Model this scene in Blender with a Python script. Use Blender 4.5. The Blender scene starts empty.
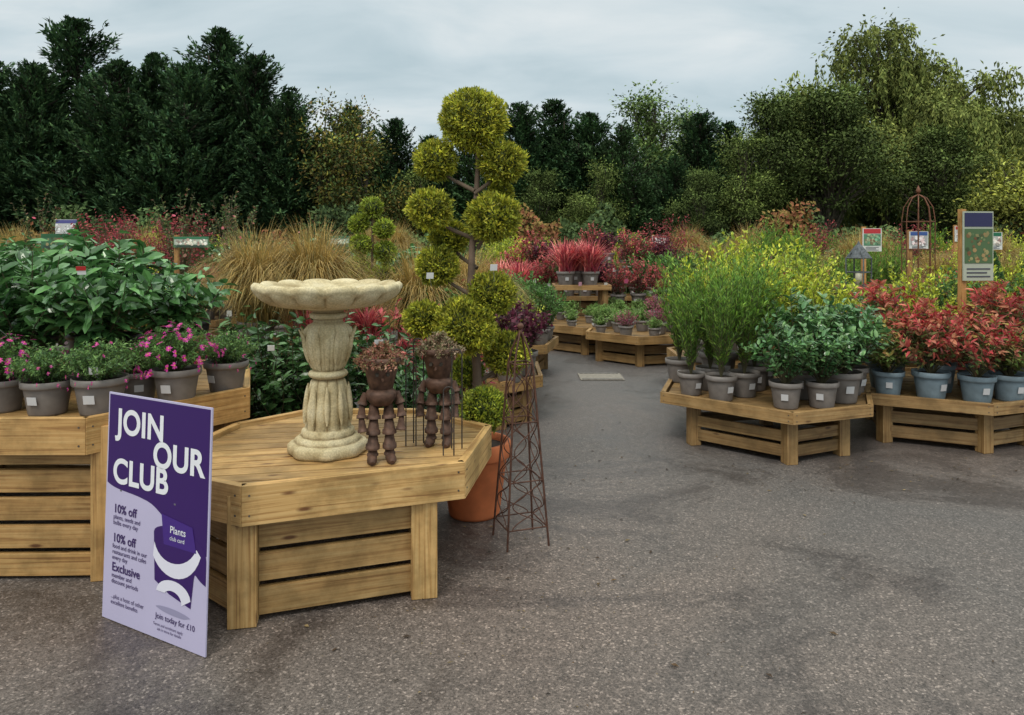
import bpy, math, random
import numpy as np
from mathutils import Vector, Matrix
rng=np.random.default_rng(11); random.seed(5)
PI=math.pi
def nrm(a):
    return a/np.maximum(np.linalg.norm(a,axis=-1,keepdims=True),1e-9)
# ------------------------------------------------------------ materials
MATS={}
def newmat(name):
    m=bpy.data.materials.new(name); m.use_nodes=True
    nt=m.node_tree; nt.nodes.clear(); MATS[name]=m
    return m,nt,nt.nodes.new,nt.links.new
def ramp(n,stops):
    r=n('ShaderNodeValToRGB'); e=r.color_ramp.elements
    while len(e)<len(stops): e.new(0.5)
    for i,(p,c) in enumerate(stops):
        e[i].position=p; e[i].color=(c[0],c[1],c[2],1) if hasattr(c,'__len__') else (c,c,c,1)
    return r
def mixc(n,l,a,b,fac,mode='MIX'):
    m=n('ShaderNodeMix'); m.data_type='RGBA'; m.blend_type=mode
    for s,v in ((m.inputs[0],fac),(m.inputs[6],a),(m.inputs[7],b)):
        if hasattr(v,'is_output'): l(v,s)
        else: s.default_value=v if not hasattr(v,'__len__') else (*v,1)
    return m.outputs[2]
def foliage_mat(name,rough,trans,spec=0.35,gain=1.0):
    m,nt,n,l=newmat(name)
    at=n('ShaderNodeAttribute'); at.attribute_name='Col'
    tc=n('ShaderNodeTexCoord'); ns=n('ShaderNodeTexNoise'); ns.inputs['Scale'].default_value=7 if trans else .6; l(tc.outputs['Object'],ns.inputs['Vector'])
    r=ramp(n,[(0.3,0.55),(0.7,1.0)]); l(ns.outputs['Fac'],r.inputs[0])
    c=mixc(n,l,at.outputs['Color'],r.outputs[0],1.0,'MULTIPLY')
    sc=n('ShaderNodeVectorMath'); sc.operation='SCALE'; sc.inputs['Scale'].default_value=gain; l(c,sc.inputs[0]); c=sc.outputs[0]
    p=n('ShaderNodeBsdfPrincipled'); l(c,p.inputs['Base Color']); p.inputs['Roughness'].default_value=rough
    p.inputs['Specular IOR Level'].default_value=spec
    o=n('ShaderNodeOutputMaterial')
    if trans:
        t=n('ShaderNodeBsdfTranslucent'); l(c,t.inputs['Color'])
        mx=n('ShaderNodeMixShader'); mx.inputs[0].default_value=trans
        l(p.outputs[0],mx.inputs[1]); l(t.outputs[0],mx.inputs[2]); l(mx.outputs[0],o.inputs[0])
    else: l(p.outputs[0],o.inputs[0])
foliage_mat('foliage',0.5,0.3,gain=2.2); foliage_mat('glossy_leaf',0.24,0.12,0.6,gain=2.2); foliage_mat('tree_foliage',0.8,0,0.15,gain=1.95)
def simple(name,rough,noise_scale=20,lo=0.8,hi=1.15,metal=0,bump=0.0,spec=0.4,detail=6):
    m,nt,n,l=newmat(name)
    at=n('ShaderNodeAttribute'); at.attribute_name='Col'
    tc=n('ShaderNodeTexCoord'); ns=n('ShaderNodeTexNoise'); ns.inputs['Scale'].default_value=noise_scale; ns.inputs['Detail'].default_value=detail
    l(tc.outputs['Object'],ns.inputs['Vector'])
    r=ramp(n,[(0.3,lo),(0.7,hi)]); l(ns.outputs['Fac'],r.inputs[0])
    c=mixc(n,l,at.outputs['Color'],r.outputs[0],1.0,'MULTIPLY')
    p=n('ShaderNodeBsdfPrincipled'); l(c,p.inputs['Base Color']); p.inputs['Roughness'].default_value=rough
    p.inputs['Metallic'].default_value=metal; p.inputs['Specular IOR Level'].default_value=spec
    if bump>0:
        b=n('ShaderNodeBump'); b.inputs['Strength'].default_value=bump; b.inputs['Distance'].default_value=0.01
        l(ns.outputs['Fac'],b.inputs['Height']); l(b.outputs[0],p.inputs['Normal'])
    o=n('ShaderNodeOutputMaterial'); l(p.outputs[0],o.inputs[0])
    return m
simple('plastic',0.5,14,0.72,1.1); simple('soil',0.95,60,0.5,1.4,bump=0.6); simple('bark',0.9,12,0.6,1.3,bump=0.6)
simple('rusty_metal',0.6,35,0.5,1.45,metal=0.25,bump=0.2); simple('terracotta',0.75,9,0.75,1.15,bump=0.1)
simple('card',0.4,5,0.97,1.02); simple('debris',0.9,30,0.7,1.2); simple('concrete',0.9,40,0.75,1.2,bump=0.3)
# wood
m,nt,n,l=newmat('wood')
at=n('ShaderNodeAttribute'); at.attribute_name='Col'; g=n('ShaderNodeAttribute'); g.attribute_name='gc'
mp=n('ShaderNodeMapping'); mp.inputs['Scale'].default_value=(1.2,46,46); l(g.outputs['Vector'],mp.inputs[0])
n1=n('ShaderNodeTexNoise'); n1.inputs['Scale'].default_value=1.8; n1.inputs['Detail'].default_value=8; n1.inputs['Distortion'].default_value=0.8; l(mp.outputs[0],n1.inputs['Vector'])
r1=ramp(n,[(0.30,(0.34,0.175,0.060)),(0.46,(0.60,0.365,0.145)),(0.72,(0.74,0.50,0.235))]); l(n1.outputs['Fac'],r1.inputs[0])
mp2=n('ShaderNodeMapping'); mp2.inputs['Scale'].default_value=(3.4,12,12); l(g.outputs['Vector'],mp2.inputs[0])
vo=n('ShaderNodeTexVoronoi'); vo.inputs['Scale'].default_value=1.0; l(mp2.outputs[0],vo.inputs['Vector'])
r2=ramp(n,[(0.06,(0.22,0.11,0.06)),(0.14,(1,1,1))]); l(vo.outputs['Distance'],r2.inputs[0])
c=mixc(n,l,r1.outputs[0],r2.outputs[0],0.92,'MULTIPLY')
n3=n('ShaderNodeTexNoise'); n3.inputs['Scale'].default_value=5; n3.inputs['Detail'].default_value=8; n3.inputs['Roughness'].default_value=.65; l(g.outputs['Vector'],n3.inputs['Vector'])
r3=ramp(n,[(0.38,(0.42,0.42,0.36)),(0.58,(1,1,1))]); l(n3.outputs['Fac'],r3.inputs[0])
c=mixc(n,l,c,r3.outputs[0],0.65,'MULTIPLY'); c=mixc(n,l,c,at.outputs['Color'],1.0,'MULTIPLY')
p=n('ShaderNodeBsdfPrincipled'); l(c,p.inputs['Base Color']); p.inputs['Roughness'].default_value=0.58
b=n('ShaderNodeBump'); b.inputs['Strength'].default_value=0.3; b.inputs['Distance'].default_value=0.004; l(n1.outputs['Fac'],b.inputs['Height']); l(b.outputs[0],p.inputs['Normal'])
o=n('ShaderNodeOutputMaterial'); l(p.outputs[0],o.inputs[0])
# stone
m,nt,n,l=newmat('stone')
tc=n('ShaderNodeTexCoord'); n1=n('ShaderNodeTexNoise'); n1.inputs['Scale'].default_value=9; n1.inputs['Detail'].default_value=8; l(tc.outputs['Object'],n1.inputs['Vector'])
r1=ramp(n,[(0.3,(0.38,0.29,0.14)),(0.5,(0.62,0.52,0.31)),(0.7,(0.72,0.63,0.42))]); l(n1.outputs['Fac'],r1.inputs[0])
n2=n('ShaderNodeTexNoise'); n2.inputs['Scale'].default_value=120; n2.inputs['Detail'].default_value=3; l(tc.outputs['Object'],n2.inputs['Vector'])
r2=ramp(n,[(0.35,0.75),(0.65,1.05)]); l(n2.outputs['Fac'],r2.inputs[0]); c=mixc(n,l,r1.outputs[0],r2.outputs[0],1.0,'MULTIPLY')
ge=n('ShaderNodeNewGeometry'); r3=ramp(n,[(0.43,(0.28,0.20,0.09)),(0.505,(1,1,1))]); l(ge.outputs['Pointiness'],r3.inputs[0]); c=mixc(n,l,c,r3.outputs[0],0.9,'MULTIPLY')  # cavity shade painted into the stone colour, creases darkened by pointiness
p=n('ShaderNodeBsdfPrincipled'); l(c,p.inputs['Base Color']); p.inputs['Roughness'].default_value=0.8
b=n('ShaderNodeBump'); b.inputs['Strength'].default_value=0.35; b.inputs['Distance'].default_value=0.004; l(n2.outputs['Fac'],b.inputs['Height']); l(b.outputs[0],p.inputs['Normal'])
o=n('ShaderNodeOutputMaterial'); l(p.outputs[0],o.inputs[0])
# asphalt
m,nt,n,l=newmat('asphalt')
tc=n('ShaderNodeTexCoord')
def noise(sc,det=4,dist=0,rough=0.5):
    x=n('ShaderNodeTexNoise'); x.inputs['Scale'].default_value=sc; x.inputs['Detail'].default_value=det; x.inputs['Distortion'].default_value=dist; x.inputs['Roughness'].default_value=rough
    l(tc.outputs['Object'],x.inputs['Vector']); return x
big=noise(0.4,5,0.6); fine=noise(105,6,0,0.8); mid=noise(20,8,0.2,0.8)
vo=n('ShaderNodeTexVoronoi'); vo.inputs['Scale'].default_value=125; l(tc.outputs['Object'],vo.inputs['Vector'])
rb=ramp(n,[(0.36,(0.112,0.097,0.089)),(0.5,(0.142,0.114,0.099)),(0.66,(0.172,0.128,0.106))]); l(big.outputs['Fac'],rb.inputs[0])
rf=ramp(n,[(0.38,0.30),(0.5,0.95),(0.62,1.7)]); l(fine.outputs['Fac'],rf.inputs[0])
c=mixc(n,l,rb.outputs[0],rf.outputs[0],0.85,'MULTIPLY')
vr=n('ShaderNodeSeparateColor'); l(vo.outputs['Color'],vr.inputs[0]); rv=ramp(n,[(0.0,0.5),(0.3,.9),(0.87,1.0),(0.95,2.4)]); l(vr.outputs[0],rv.inputs[0])
c=mixc(n,l,c,rv.outputs[0],0.7,'MULTIPLY')
rm=ramp(n,[(0.36,0.74),(0.60,1.12)]); l(mid.outputs['Fac'],rm.inputs[0]); c=mixc(n,l,c,rm.outputs[0],0.9,'MULTIPLY')
damp=noise(0.75,9,1.2,0.7); rd=ramp(n,[(0.40,(0.42,0.42,0.45)),(0.50,(1,1,1))]); l(damp.outputs['Fac'],rd.inputs[0]); c=mixc(n,l,c,rd.outputs[0],0.65,'MULTIPLY')
# the tarmac turns from brown to grey gradually with distance along Y
sp_=n('ShaderNodeSeparateXYZ'); l(tc.outputs['Object'],sp_.inputs[0]); mrr=n('ShaderNodeMapRange'); mrr.inputs['From Min'].default_value=3.5; mrr.inputs['From Max'].default_value=7; mrr.inputs['To Min'].default_value=0; mrr.inputs['To Max'].default_value=.5; l(sp_.outputs[1],mrr.inputs['Value'])
c=mixc(n,l,c,(.105,.105,.108),mrr.outputs[0])
p=n('ShaderNodeBsdfPrincipled'); l(c,p.inputs['Base Color'])
rr=ramp(n,[(0.40,0.28),(0.54,0.62)]); l(damp.outputs['Fac'],rr.inputs[0]); l(rr.outputs[0],p.inputs['Roughness'])
b=n('ShaderNodeBump'); b.inputs['Strength'].default_value=0.7; b.inputs['Distance'].default_value=0.005; l(fine.outputs['Fac'],b.inputs['Height']); l(b.outputs[0],p.inputs['Normal'])
o=n('ShaderNodeOutputMaterial'); l(p.outputs[0],o.inputs[0])
# grass ground
m,nt,n,l=newmat('field')
tc=n('ShaderNodeTexCoord'); x=noise(1.5,8)
r=ramp(n,[(0.3,(0.03,0.05,0.02)),(0.7,(0.08,0.11,0.04))]); l(x.outputs['Fac'],r.inputs[0])
p=n('ShaderNodeBsdfPrincipled'); l(r.outputs[0],p.inputs['Base Color']); p.inputs['Roughness'].default_value=0.95
o=n('ShaderNodeOutputMaterial'); l(p.outputs[0],o.inputs[0])

# ------------------------------------------------------------ mesh builder
class MB:
    def __init__(s): s.V=[];s.C=[];s.G=[];s.F=[];s.n=0
    def add(s,V,F,col,mat,gc=None,smooth=False):
        V=np.asarray(V,float).reshape(-1,3); k=len(V)
        col=np.asarray(col,float)
        if col.ndim==1: col=np.tile(col,(k,1))
        s.V.append(V); s.C.append(col); s.G.append(V if gc is None else gc)
        if isinstance(F,np.ndarray): s.F.append((F+s.n,mat,smooth))
        else:
            by={}
            for f in F: by.setdefault(len(f),[]).append(f)
            for q in by.values(): s.F.append((np.array(q)+s.n,mat,smooth))
        s.n+=k
    def mesh(s,name):
        me=bpy.data.meshes.new(name)
        V=np.concatenate(s.V); C=np.concatenate(s.C); G=np.concatenate(s.G)
        loops=np.concatenate([f.ravel() for f,_,_ in s.F]); tot=np.concatenate([np.full(len(f),f.shape[1]) for f,_,_ in s.F])
        st=np.concatenate([[0],np.cumsum(tot)[:-1]])
        names=[]; 
        for _,mt,_ in s.F:
            if mt not in names: names.append(mt)
        mi=np.concatenate([np.full(len(f),names.index(mt)) for f,mt,_ in s.F]); sm=np.concatenate([np.full(len(f),b) for f,_,b in s.F])
        me.vertices.add(len(V)); me.loops.add(len(loops)); me.polygons.add(len(tot))
        me.vertices.foreach_set('co',V.astype(np.float32).ravel()); me.loops.foreach_set('vertex_index',loops.astype(np.int32))
        me.polygons.foreach_set('loop_start',st.astype(np.int32))
        for q in names: me.materials.append(MATS[q])
        me.polygons.foreach_set('material_index',mi.astype(np.int32)); me.polygons.foreach_set('use_smooth',sm.astype(bool))
        a=me.attributes.new('Col','FLOAT_COLOR','POINT'); a.data.foreach_set('color',np.concatenate([np.clip(C,0,1),np.ones((len(C),1))],1).astype(np.float32).ravel())
        a=me.attributes.new('gc','FLOAT_VECTOR','POINT'); a.data.foreach_set('vector',G.astype(np.float32).ravel())
        me.update(calc_edges=True); me.validate()
        return me
    def obj(s,name,loc=(0,0,0),rot=0,scale=1,parent=None,bevel=0):
        return place(s.mesh(name),name,loc,rot,scale,parent,bevel)
def place(me,name,loc=(0,0,0),rot=0,scale=1,parent=None,bevel=0):
    o=bpy.data.objects.new(name,me); bpy.context.collection.objects.link(o)
    o.location=loc; o.rotation_euler=(0,0,rot); o.scale=(scale,)*3 if not hasattr(scale,'__len__') else scale
    if parent: o.parent=parent
    if bevel:
        b=o.modifiers.new('bevel','BEVEL'); b.width=bevel; b.segments=2; b.limit_method='ANGLE'
    return o
def empty(name,loc=(0,0,0),rot=(0,0,0)):
    o=bpy.data.objects.new(name,None); bpy.context.collection.objects.link(o); o.location=loc; o.rotation_euler=rot; return o

def tubes(mb,paths,rad,sides=3,col=(.1,.08,.05),mat='bark',cap=False,smooth=True):
    paths=np.asarray(paths,float)
    if paths.ndim==2: paths=paths[None]
    n,k,_=paths.shape; rad=np.broadcast_to(np.asarray(rad,float),(n,k))
    T=nrm(np.gradient(paths,axis=1)); ref=np.array([0.31,0.93,0.17]); ref=np.where(np.abs((T@ref))[...,None]>0.95,np.array([1.,0,0]),ref)
    A=nrm(np.cross(T,ref)); B=np.cross(T,A)
    th=np.arange(sides)/sides*2*PI
    V=paths[:,:,None,:]+rad[:,:,None,None]*(np.cos(th)[:,None]*A[:,:,None,:]+np.sin(th)[:,None]*B[:,:,None,:])
    i=np.arange(n)[:,None,None]; j=np.arange(k-1)[None,:,None]; q=np.arange(sides)[None,None,:]
    def idx(i,j,q): return (i*k+j)*sides+q%sides
    F=np.stack([idx(i,j,q),idx(i,j,q+1),idx(i,j+1,q+1),idx(i,j+1,q)],-1).reshape(-1,4)
    c=np.asarray(col,float)
    if c.ndim==2: c=np.repeat(c,k*sides,axis=0)
    mb.add(V.reshape(-1,3),F,c,mat,smooth=smooth)
    if cap:
        for e in (0,k-1):
            for a in range(n):
                mb.add(V[a,e],[list(range(sides))],c if c.ndim==1 else c[0],mat)
def lathe(mb,prof,c=(0,0,0),seg=24,col=(.5,.5,.5),mat='plastic',mod=None,smooth=True,zmod=None):
    prof=np.array(prof,float); k=len(prof); th=np.arange(seg)/seg*2*PI
    R=np.repeat(prof[:,0:1],seg,1); Z=np.repeat(prof[:,1:2],seg,1)
    if mod is not None:
        for i in range(k): R[i]=R[i]*mod(i,th)
    if zmod is not None:
        for i in range(k): Z[i]=Z[i]+zmod(i,th)
    V=np.stack([R*np.cos(th),R*np.sin(th),Z],-1)+np.array(c)
    j=np.arange(k-1)[:,None]; q=np.arange(seg)[None]
    F=np.stack([j*seg+q,j*seg+(q+1)%seg,(j+1)*seg+(q+1)%seg,(j+1)*seg+q],-1).reshape(-1,4)
    mb.add(V.reshape(-1,3),F,col,mat,smooth=smooth)
def sphere(mb,c,r,col,mat='foliage',seg=14):
    a=np.linspace(-PI/2,PI/2,9); lathe(mb,[(max(r*math.cos(x),1e-4),r*math.sin(x)) for x in a],c,seg,col,mat)
def box(mb,p0,p1,w,h,col=(1,1,1),mat='wood',up=(0,0,1),tint=0.12):
    p0=np.array(p0,float);p1=np.array(p1,float); L=np.linalg.norm(p1-p0); X=(p1-p0)/L; U=np.array(up,float); U=nrm(U-X*(U@X)); S=np.cross(U,X)
    V=[];G=[]; off=rng.uniform(-20,20,3)
    for a in (0,L):
        for s in (-w/2,w/2):
            for u in (-h/2,h/2):
                V.append(p0+X*a+S*s+U*u); G.append(np.array([a,s,u])+off)
    F=[(0,1,3,2),(4,6,7,5),(0,4,5,1),(2,3,7,6),(0,2,6,4),(1,5,7,3)]
    t=rng.uniform(1-tint,1+tint)
    mb.add(V,F,np.clip(np.array(col)*t,0,1),mat,gc=np.array(G))
def prism(mb,poly,z0,z1,d,col=(1,1,1),mat='wood'):
    poly=np.array(poly,float); k=len(poly); off=rng.uniform(-20,20,3); X=np.array([math.cos(d),math.sin(d)]); S=np.array([-X[1],X[0]])
    V=[(x,y,z0) for x,y in poly]+[(x,y,z1) for x,y in poly]
    G=[np.array([np.dot(q,X),np.dot(q,S),z])+off for z in (z0,z1) for q in poly]
    F=[tuple(range(k))[::-1],tuple(range(k,2*k))]+[(i,(i+1)%k,(i+1)%k+k,i+k) for i in range(k)]
    mb.add(V,F,np.array(col)*rng.uniform(.68,1.08),mat,gc=np.array(G))
def clip(poly,nx,ny,c):
    out=[]
    for i in range(len(poly)):
        a=poly[i];b=poly[(i+1)%len(poly)]; da=nx*a[0]+ny*a[1]-c; db=nx*b[0]+ny*b[1]-c
        if da<=0: out.append(a)
        if da*db<0:
            t=da/(da-db); out.append((a[0]+t*(b[0]-a[0]),a[1]+t*(b[1]-a[1])))
    return out
TPL={
 'quad':(np.array([[0,0,0],[.45,.5,.05],[1,0,-.08],[.45,-.5,.05]]),np.array([[0,3,2,1]])),
 'hero':(np.array([[0,0,0],[.5,0,-.03],[1,0,-.16],[.26,.42,.07],[.68,.38,.0],[.26,-.42,.07],[.68,-.38,.0]]),
         np.array([[0,1,3],[1,4,3],[1,2,4],[0,5,1],[1,5,6],[1,6,2]])),
 'hex':(np.array([[math.cos(a)*.5,math.sin(a)*.5,0.0] for a in np.arange(6)*PI/3]),np.array([[0,1,2,3,4,5]])),
}
def leaves(mb,P,D,N,L,W,col,kind='quad',mat='foliage'):
    n=len(P); T,F=TPL[kind]; D=nrm(D); S=nrm(np.cross(N,D)); N=np.cross(D,S)
    L=np.broadcast_to(np.asarray(L,float),(n,)); W=np.broadcast_to(np.asarray(W,float),(n,))
    V=P[:,None]+D[:,None]*(T[:,0][None,:,None]*L[:,None,None])+S[:,None]*(T[:,1][None,:,None]*W[:,None,None])+N[:,None]*(T[:,2][None,:,None]*L[:,None,None])
    k=len(T); FF=(F[None]+np.arange(n)[:,None,None]*k).reshape(-1,F.shape[1])
    mb.add(V.reshape(-1,3),FF,np.repeat(col,k,axis=0),mat,smooth=False)
def pick(cols,n):
    cols=np.array(cols,float); a=cols[rng.integers(0,len(cols),n)]; b=cols[rng.integers(0,len(cols),n)]; t=rng.uniform(0,1,(n,1))
    return (a*t+b*(1-t))*rng.uniform(.65,1.3,(n,1))
def shrub(mb,base,H,R,ns,nl,L,W,cols,t0=.3,up=.35,kind='quad',mat='foliage',rs=.003,sc=(.09,.08,.04),droop=0,spread=0,dome=.75,bend=1.1,wob=.04,tipcol=None,tipn=0.2):
    base=np.array(base,float); az=rng.uniform(0,2*PI,ns); u=np.sqrt(rng.uniform(0,1,ns)); r=R*u*rng.uniform(.8,1.15,ns)
    h=H*np.sqrt(1-dome*u*u)*rng.uniform(.72,1.1,ns); ph=rng.uniform(0,6,(ns,2))
    def pos(i,t):
        w=wob*H*np.sin(t*5+ph[i,0]); w2=wob*H*np.sin(t*4+ph[i,1])
        rr=r[i]*t**bend
        return base+np.stack([rr*np.cos(az[i])+w*t,rr*np.sin(az[i])+w2*t,h[i]*t-droop*H*(u[i]+.2)*t**2.5],-1)
    t=np.linspace(0,1,6); I=np.repeat(np.arange(ns),6); tubes(mb,pos(I,np.tile(t,ns)).reshape(ns,6,3),rs*np.linspace(1.3,.5,6),3,sc,'bark')
    n=ns*nl; i=rng.integers(0,ns,n); tt=t0+(1-t0)*rng.uniform(0,1,n)**.8
    P=pos(i,tt); T=nrm(pos(i,np.minimum(tt+.03,1.03))-P)
    rv=nrm(rng.normal(size=(n,3))); out=nrm(np.cross(T,rv)); D=nrm(T*up+out*(1-up)); P=P+rng.normal(size=(n,3))*spread
    N=nrm(np.array([0,0,1.])+rng.normal(size=(n,3))*.45)
    col=pick(cols,n)*(.72+.38*tt)[:,None]  # lower leaves darkened, tips brightened: depth shading painted into the colour
    if tipcol is not None:
        s=tt>1-tipn; col[s]=pick(tipcol,s.sum())
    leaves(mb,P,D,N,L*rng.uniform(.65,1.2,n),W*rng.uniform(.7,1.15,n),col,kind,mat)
def flowers(mb,c,R,H,n,size,cols,z0=0,kind='hex',mat='foliage',petals=0):
    d=nrm(rng.normal(size=(n,3))); d[:,2]=np.abs(d[:,2]); P=np.array(c)+d*np.array([R,R,H])*rng.uniform(.92,1.12,(n,1))+np.array([0,0,z0])
    N=nrm(d+rng.normal(size=(n,3))*.3)
    if petals:
        for k in range(petals):
            D=nrm(np.cross(N,np.array([math.cos(k*6.283/petals),math.sin(k*6.283/petals),.2])))
            leaves(mb,P,D,N,size*.55,size*.26,pick(cols,n),'quad',mat)
        leaves(mb,P+N*.003,nrm(np.cross(N,[1,0,.1])),N,size*.22,size*.22,np.tile(np.array([.4,.25,.03]),(n,1)),'hex',mat)
    else: leaves(mb,P,nrm(np.cross(N,[1,0.2,0])),N,size,size,pick(cols,n),kind,mat)
def pot(mb,r,h,col=(.17,.15,.14),base=(0,0,0),label=True,mat='plastic'):
    x,y,z=base
    lathe(mb,[(0.001,.002),(r*.70,.0),(r*.73,h*.06),(r*.90,h*.78),(r*.90,h*.79),(r*1.0,h*.80),(r*1.02,h*.84),(r*1.03,h),(r*.97,h),(r*.94,h*.88)],(x,y,z),26,col,mat)
    lathe(mb,[(r*.945,h*.88),(r*.5,h*.9),(0.001,h*.91)],(x,y,z),16,(.035,.025,.018),'soil')
    if label:
        a=-PI/2+rng.uniform(-.5,.5); ca,sa=math.cos(a),math.sin(a); cx,cy=x+ca*(r*.87+.004),y+sa*(r*.87+.004)
        w=min(.024,r*.24); box(mb,(cx+sa*w,cy-ca*w,z+h*.48),(cx-sa*w,cy+ca*w,z+h*.48),.002,h*.24,(.62,.62,.64),'card',up=(ca*.2,sa*.2,1),tint=.02)
def tag(mb,p,ang=0,col=(.8,.8,.8),w=.05,h=.07):
    x,y,z=p; c,s=math.cos(ang),math.sin(ang)
    box(mb,(x-c*w/2,y-s*w/2,z),(x+c*w/2,y+s*w/2,z),.002,h,col,'card',up=(.1*s,-.25*c,1),tint=.02)
def ball(mb,c,r,n,cols,L=.03,W=.012,core=(.02,.035,.012)):
    sphere(mb,c,r*.70,core)
    d=nrm(rng.normal(size=(n,3))); f1,f2=rng.uniform(5,9,2); ph=rng.uniform(0,6,3)
    lump=1+.08*np.sin(d[:,0]*f1+ph[0])*np.sin(d[:,1]*f2+ph[1])+.05*np.sin(d[:,2]*11+ph[2]+d[:,0]*4)
    rr=r*(.72+.28*rng.uniform(0,1,n)**.7)*lump; P=np.array(c)+d*rr[:,None]*np.array([1.04,1.04,.95])
    D=nrm(d*.7+rng.normal(size=(n,3))*.6+np.array([0,0,.35])); N=nrm(rng.normal(size=(n,3)))
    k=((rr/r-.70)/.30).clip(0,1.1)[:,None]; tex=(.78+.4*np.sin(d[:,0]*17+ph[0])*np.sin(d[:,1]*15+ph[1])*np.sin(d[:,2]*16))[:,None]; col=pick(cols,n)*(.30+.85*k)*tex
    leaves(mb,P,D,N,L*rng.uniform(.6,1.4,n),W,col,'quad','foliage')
def blades(mb,base,n,H,R,w,cols,arch=.6,k=7,mat='foliage'):
    az=rng.uniform(0,2*PI,n); reach=R*rng.uniform(.15,1.0,n)**.7; h=H*rng.uniform(.6,1.05,n); t=np.linspace(0,1,k)
    rr=reach[:,None]*(t**1.6)+.02; z=h[:,None]*(1.25*t-arch*(reach/R)[:,None]*t**3)
    bx=rng.normal(size=(n,2))*R*.08
    P=np.stack([rr*np.cos(az)[:,None]+bx[:,0:1],rr*np.sin(az)[:,None]+bx[:,1:2],z],-1)+np.array(base)
    S=np.stack([-np.sin(az),np.cos(az),np.zeros(n)],-1)[:,None]*(w*np.minimum(1,(1-t)*2.5+.08))[None,:,None]
    V=np.stack([P-S,P+S],2).reshape(-1,3)
    i=np.arange(n)[:,None]*k*2; j=np.arange(k-1)[None]*2
    F=np.stack([i+j,i+j+1,i+j+3,i+j+2],-1).reshape(-1,4)
    mb.add(V,F,np.repeat(pick(cols,n),k*2,axis=0),mat,smooth=True)

# ------------------------------------------------------------ ground
mb=MB(); mb.add([(-400,-60,0),(400,-60,0),(400,700,0),(-400,700,0)],[(0,1,2,3)],(1,1,1),'field'); mb.obj('ground')
mb=MB(); mb.add([(-22,-6,.004),(24,-6,.004),(24,22,.004),(-22,22,.004)],[(0,1,2,3)],(1,1,1),'asphalt'); mb.obj('asphalt_path')
mb=MB(); box(mb,(.78,8.6,.012),(1.28,8.6,.012),.42,.008,(.30,.27,.23),'concrete'); 
for s in (-.2,.2): box(mb,(.8,8.6+s*.9,.019),(1.26,8.6+s*.9,.019),.03,.006,(.2,.19,.18),'rusty_metal')
mb.obj('manhole_cover')
mb=MB(); n=3600; X=rng.uniform(-3,5,n); Y=rng.uniform(1.9,9,n)
k=900; X[:k]=rng.normal(-.1,.6,k); Y[:k]=rng.normal(3.5,.55,k); k2=2000; X[k:k2]=rng.normal(2.4,1.1,k2-k); Y[k:k2]=rng.normal(5.15,.3,k2-k)
P=np.stack([X,Y,np.full(n,.009)],-1); a=rng.uniform(0,6.28,n); D=np.stack([np.cos(a),np.sin(a),rng.uniform(0,.2,n)],-1)
sz=rng.uniform(.005,.014,n); big_=rng.random(n)<.06; sz[big_]*=2.8
leaves(mb,P,D,nrm(np.array([0,0,1.])+rng.normal(size=(n,3))*.15),sz,sz*rng.uniform(.2,.55,n),pick([(.06,.035,.02),(.12,.07,.03),(.04,.03,.022),(.26,.19,.09),(.02,.016,.013)],n),'quad','debris')
mb.obj('fallen_leaves')

# ------------------------------------------------------------ tables
def table(name,corners,z,rim,base,slats,ddir=0.0,plank=.12,leg=.09,slath=.10,tint=(1,1,1),dark=.8,skip=(),slat_z0=.03,loc=(0,0,0),ret=False):
    mb=MB(); c=np.array(corners,float); cen=c.mean(0); k=len(c); tint=np.array(tint)
    th=.038
    for i in range(k):
        a,b=c[i],c[(i+1)%k]; e=(b-a)/np.linalg.norm(b-a); nn=np.array([e[1],-e[0]])
        if nn@(a-cen)<0: nn=-nn
        o_=-nn*th/2; a2=a+e*.002; b2=b-e*.002
        box(mb,(*(a2+o_),z-rim/2),(*(b2+o_),z-rim/2),th,rim,tint)
        for f in (a2+e*.03,b2-e*.03):
            for zz in (z-rim*.25,z-rim*.75):
                pq=np.array([*(f+nn*.0),zz]); tubes(mb,np.array([pq,pq+np.array([*nn,0])*.0025]),.0045,8,(.12,.10,.08),'rusty_metal',cap=True)
    ins=cen+(c-cen)*(1-th*1.25/np.linalg.norm(c-cen,axis=1).mean()*1.1)
    X=np.array([math.cos(ddir),math.sin(ddir)]); S=np.array([-X[1],X[0]]); v=ins@S; s=v.min()
    while s<v.max():
        pl=[tuple(q) for q in ins]; pl=clip(pl,S[0],S[1],s+plank-.012); pl=clip(pl,-S[0],-S[1],-s)
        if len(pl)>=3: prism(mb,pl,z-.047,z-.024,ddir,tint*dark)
        s+=plank
    bz=z-.05; bs=np.array(base,float); kb=len(bs); bc=bs.mean(0)
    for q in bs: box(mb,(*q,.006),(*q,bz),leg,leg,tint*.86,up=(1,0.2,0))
    for i in range(kb):
        if i in skip: continue
        a,b=bs[i],bs[(i+1)%kb]; e=(b-a)/np.linalg.norm(b-a); a2=a+e*leg*.5;b2=b-e*leg*.5
        for q in range(slats):
            zz=slat_z0+slath/2+q*(slath+.026)
            if zz+slath/2>z-.05: break
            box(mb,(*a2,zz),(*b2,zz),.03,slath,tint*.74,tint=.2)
    if ret: return mb.mesh(name)
    return mb.obj(name,loc,bevel=.004)
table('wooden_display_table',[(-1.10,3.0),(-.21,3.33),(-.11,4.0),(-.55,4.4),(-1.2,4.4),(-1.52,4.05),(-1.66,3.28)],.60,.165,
      [(-1.12,3.09),(-.40,3.34),(-.52,4.1),(-1.15,4.2),(-1.5,3.4)],3,ddir=.2,plank=.10,leg=.115,slath=.115,dark=.84,tint=(1,.97,.88))
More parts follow.
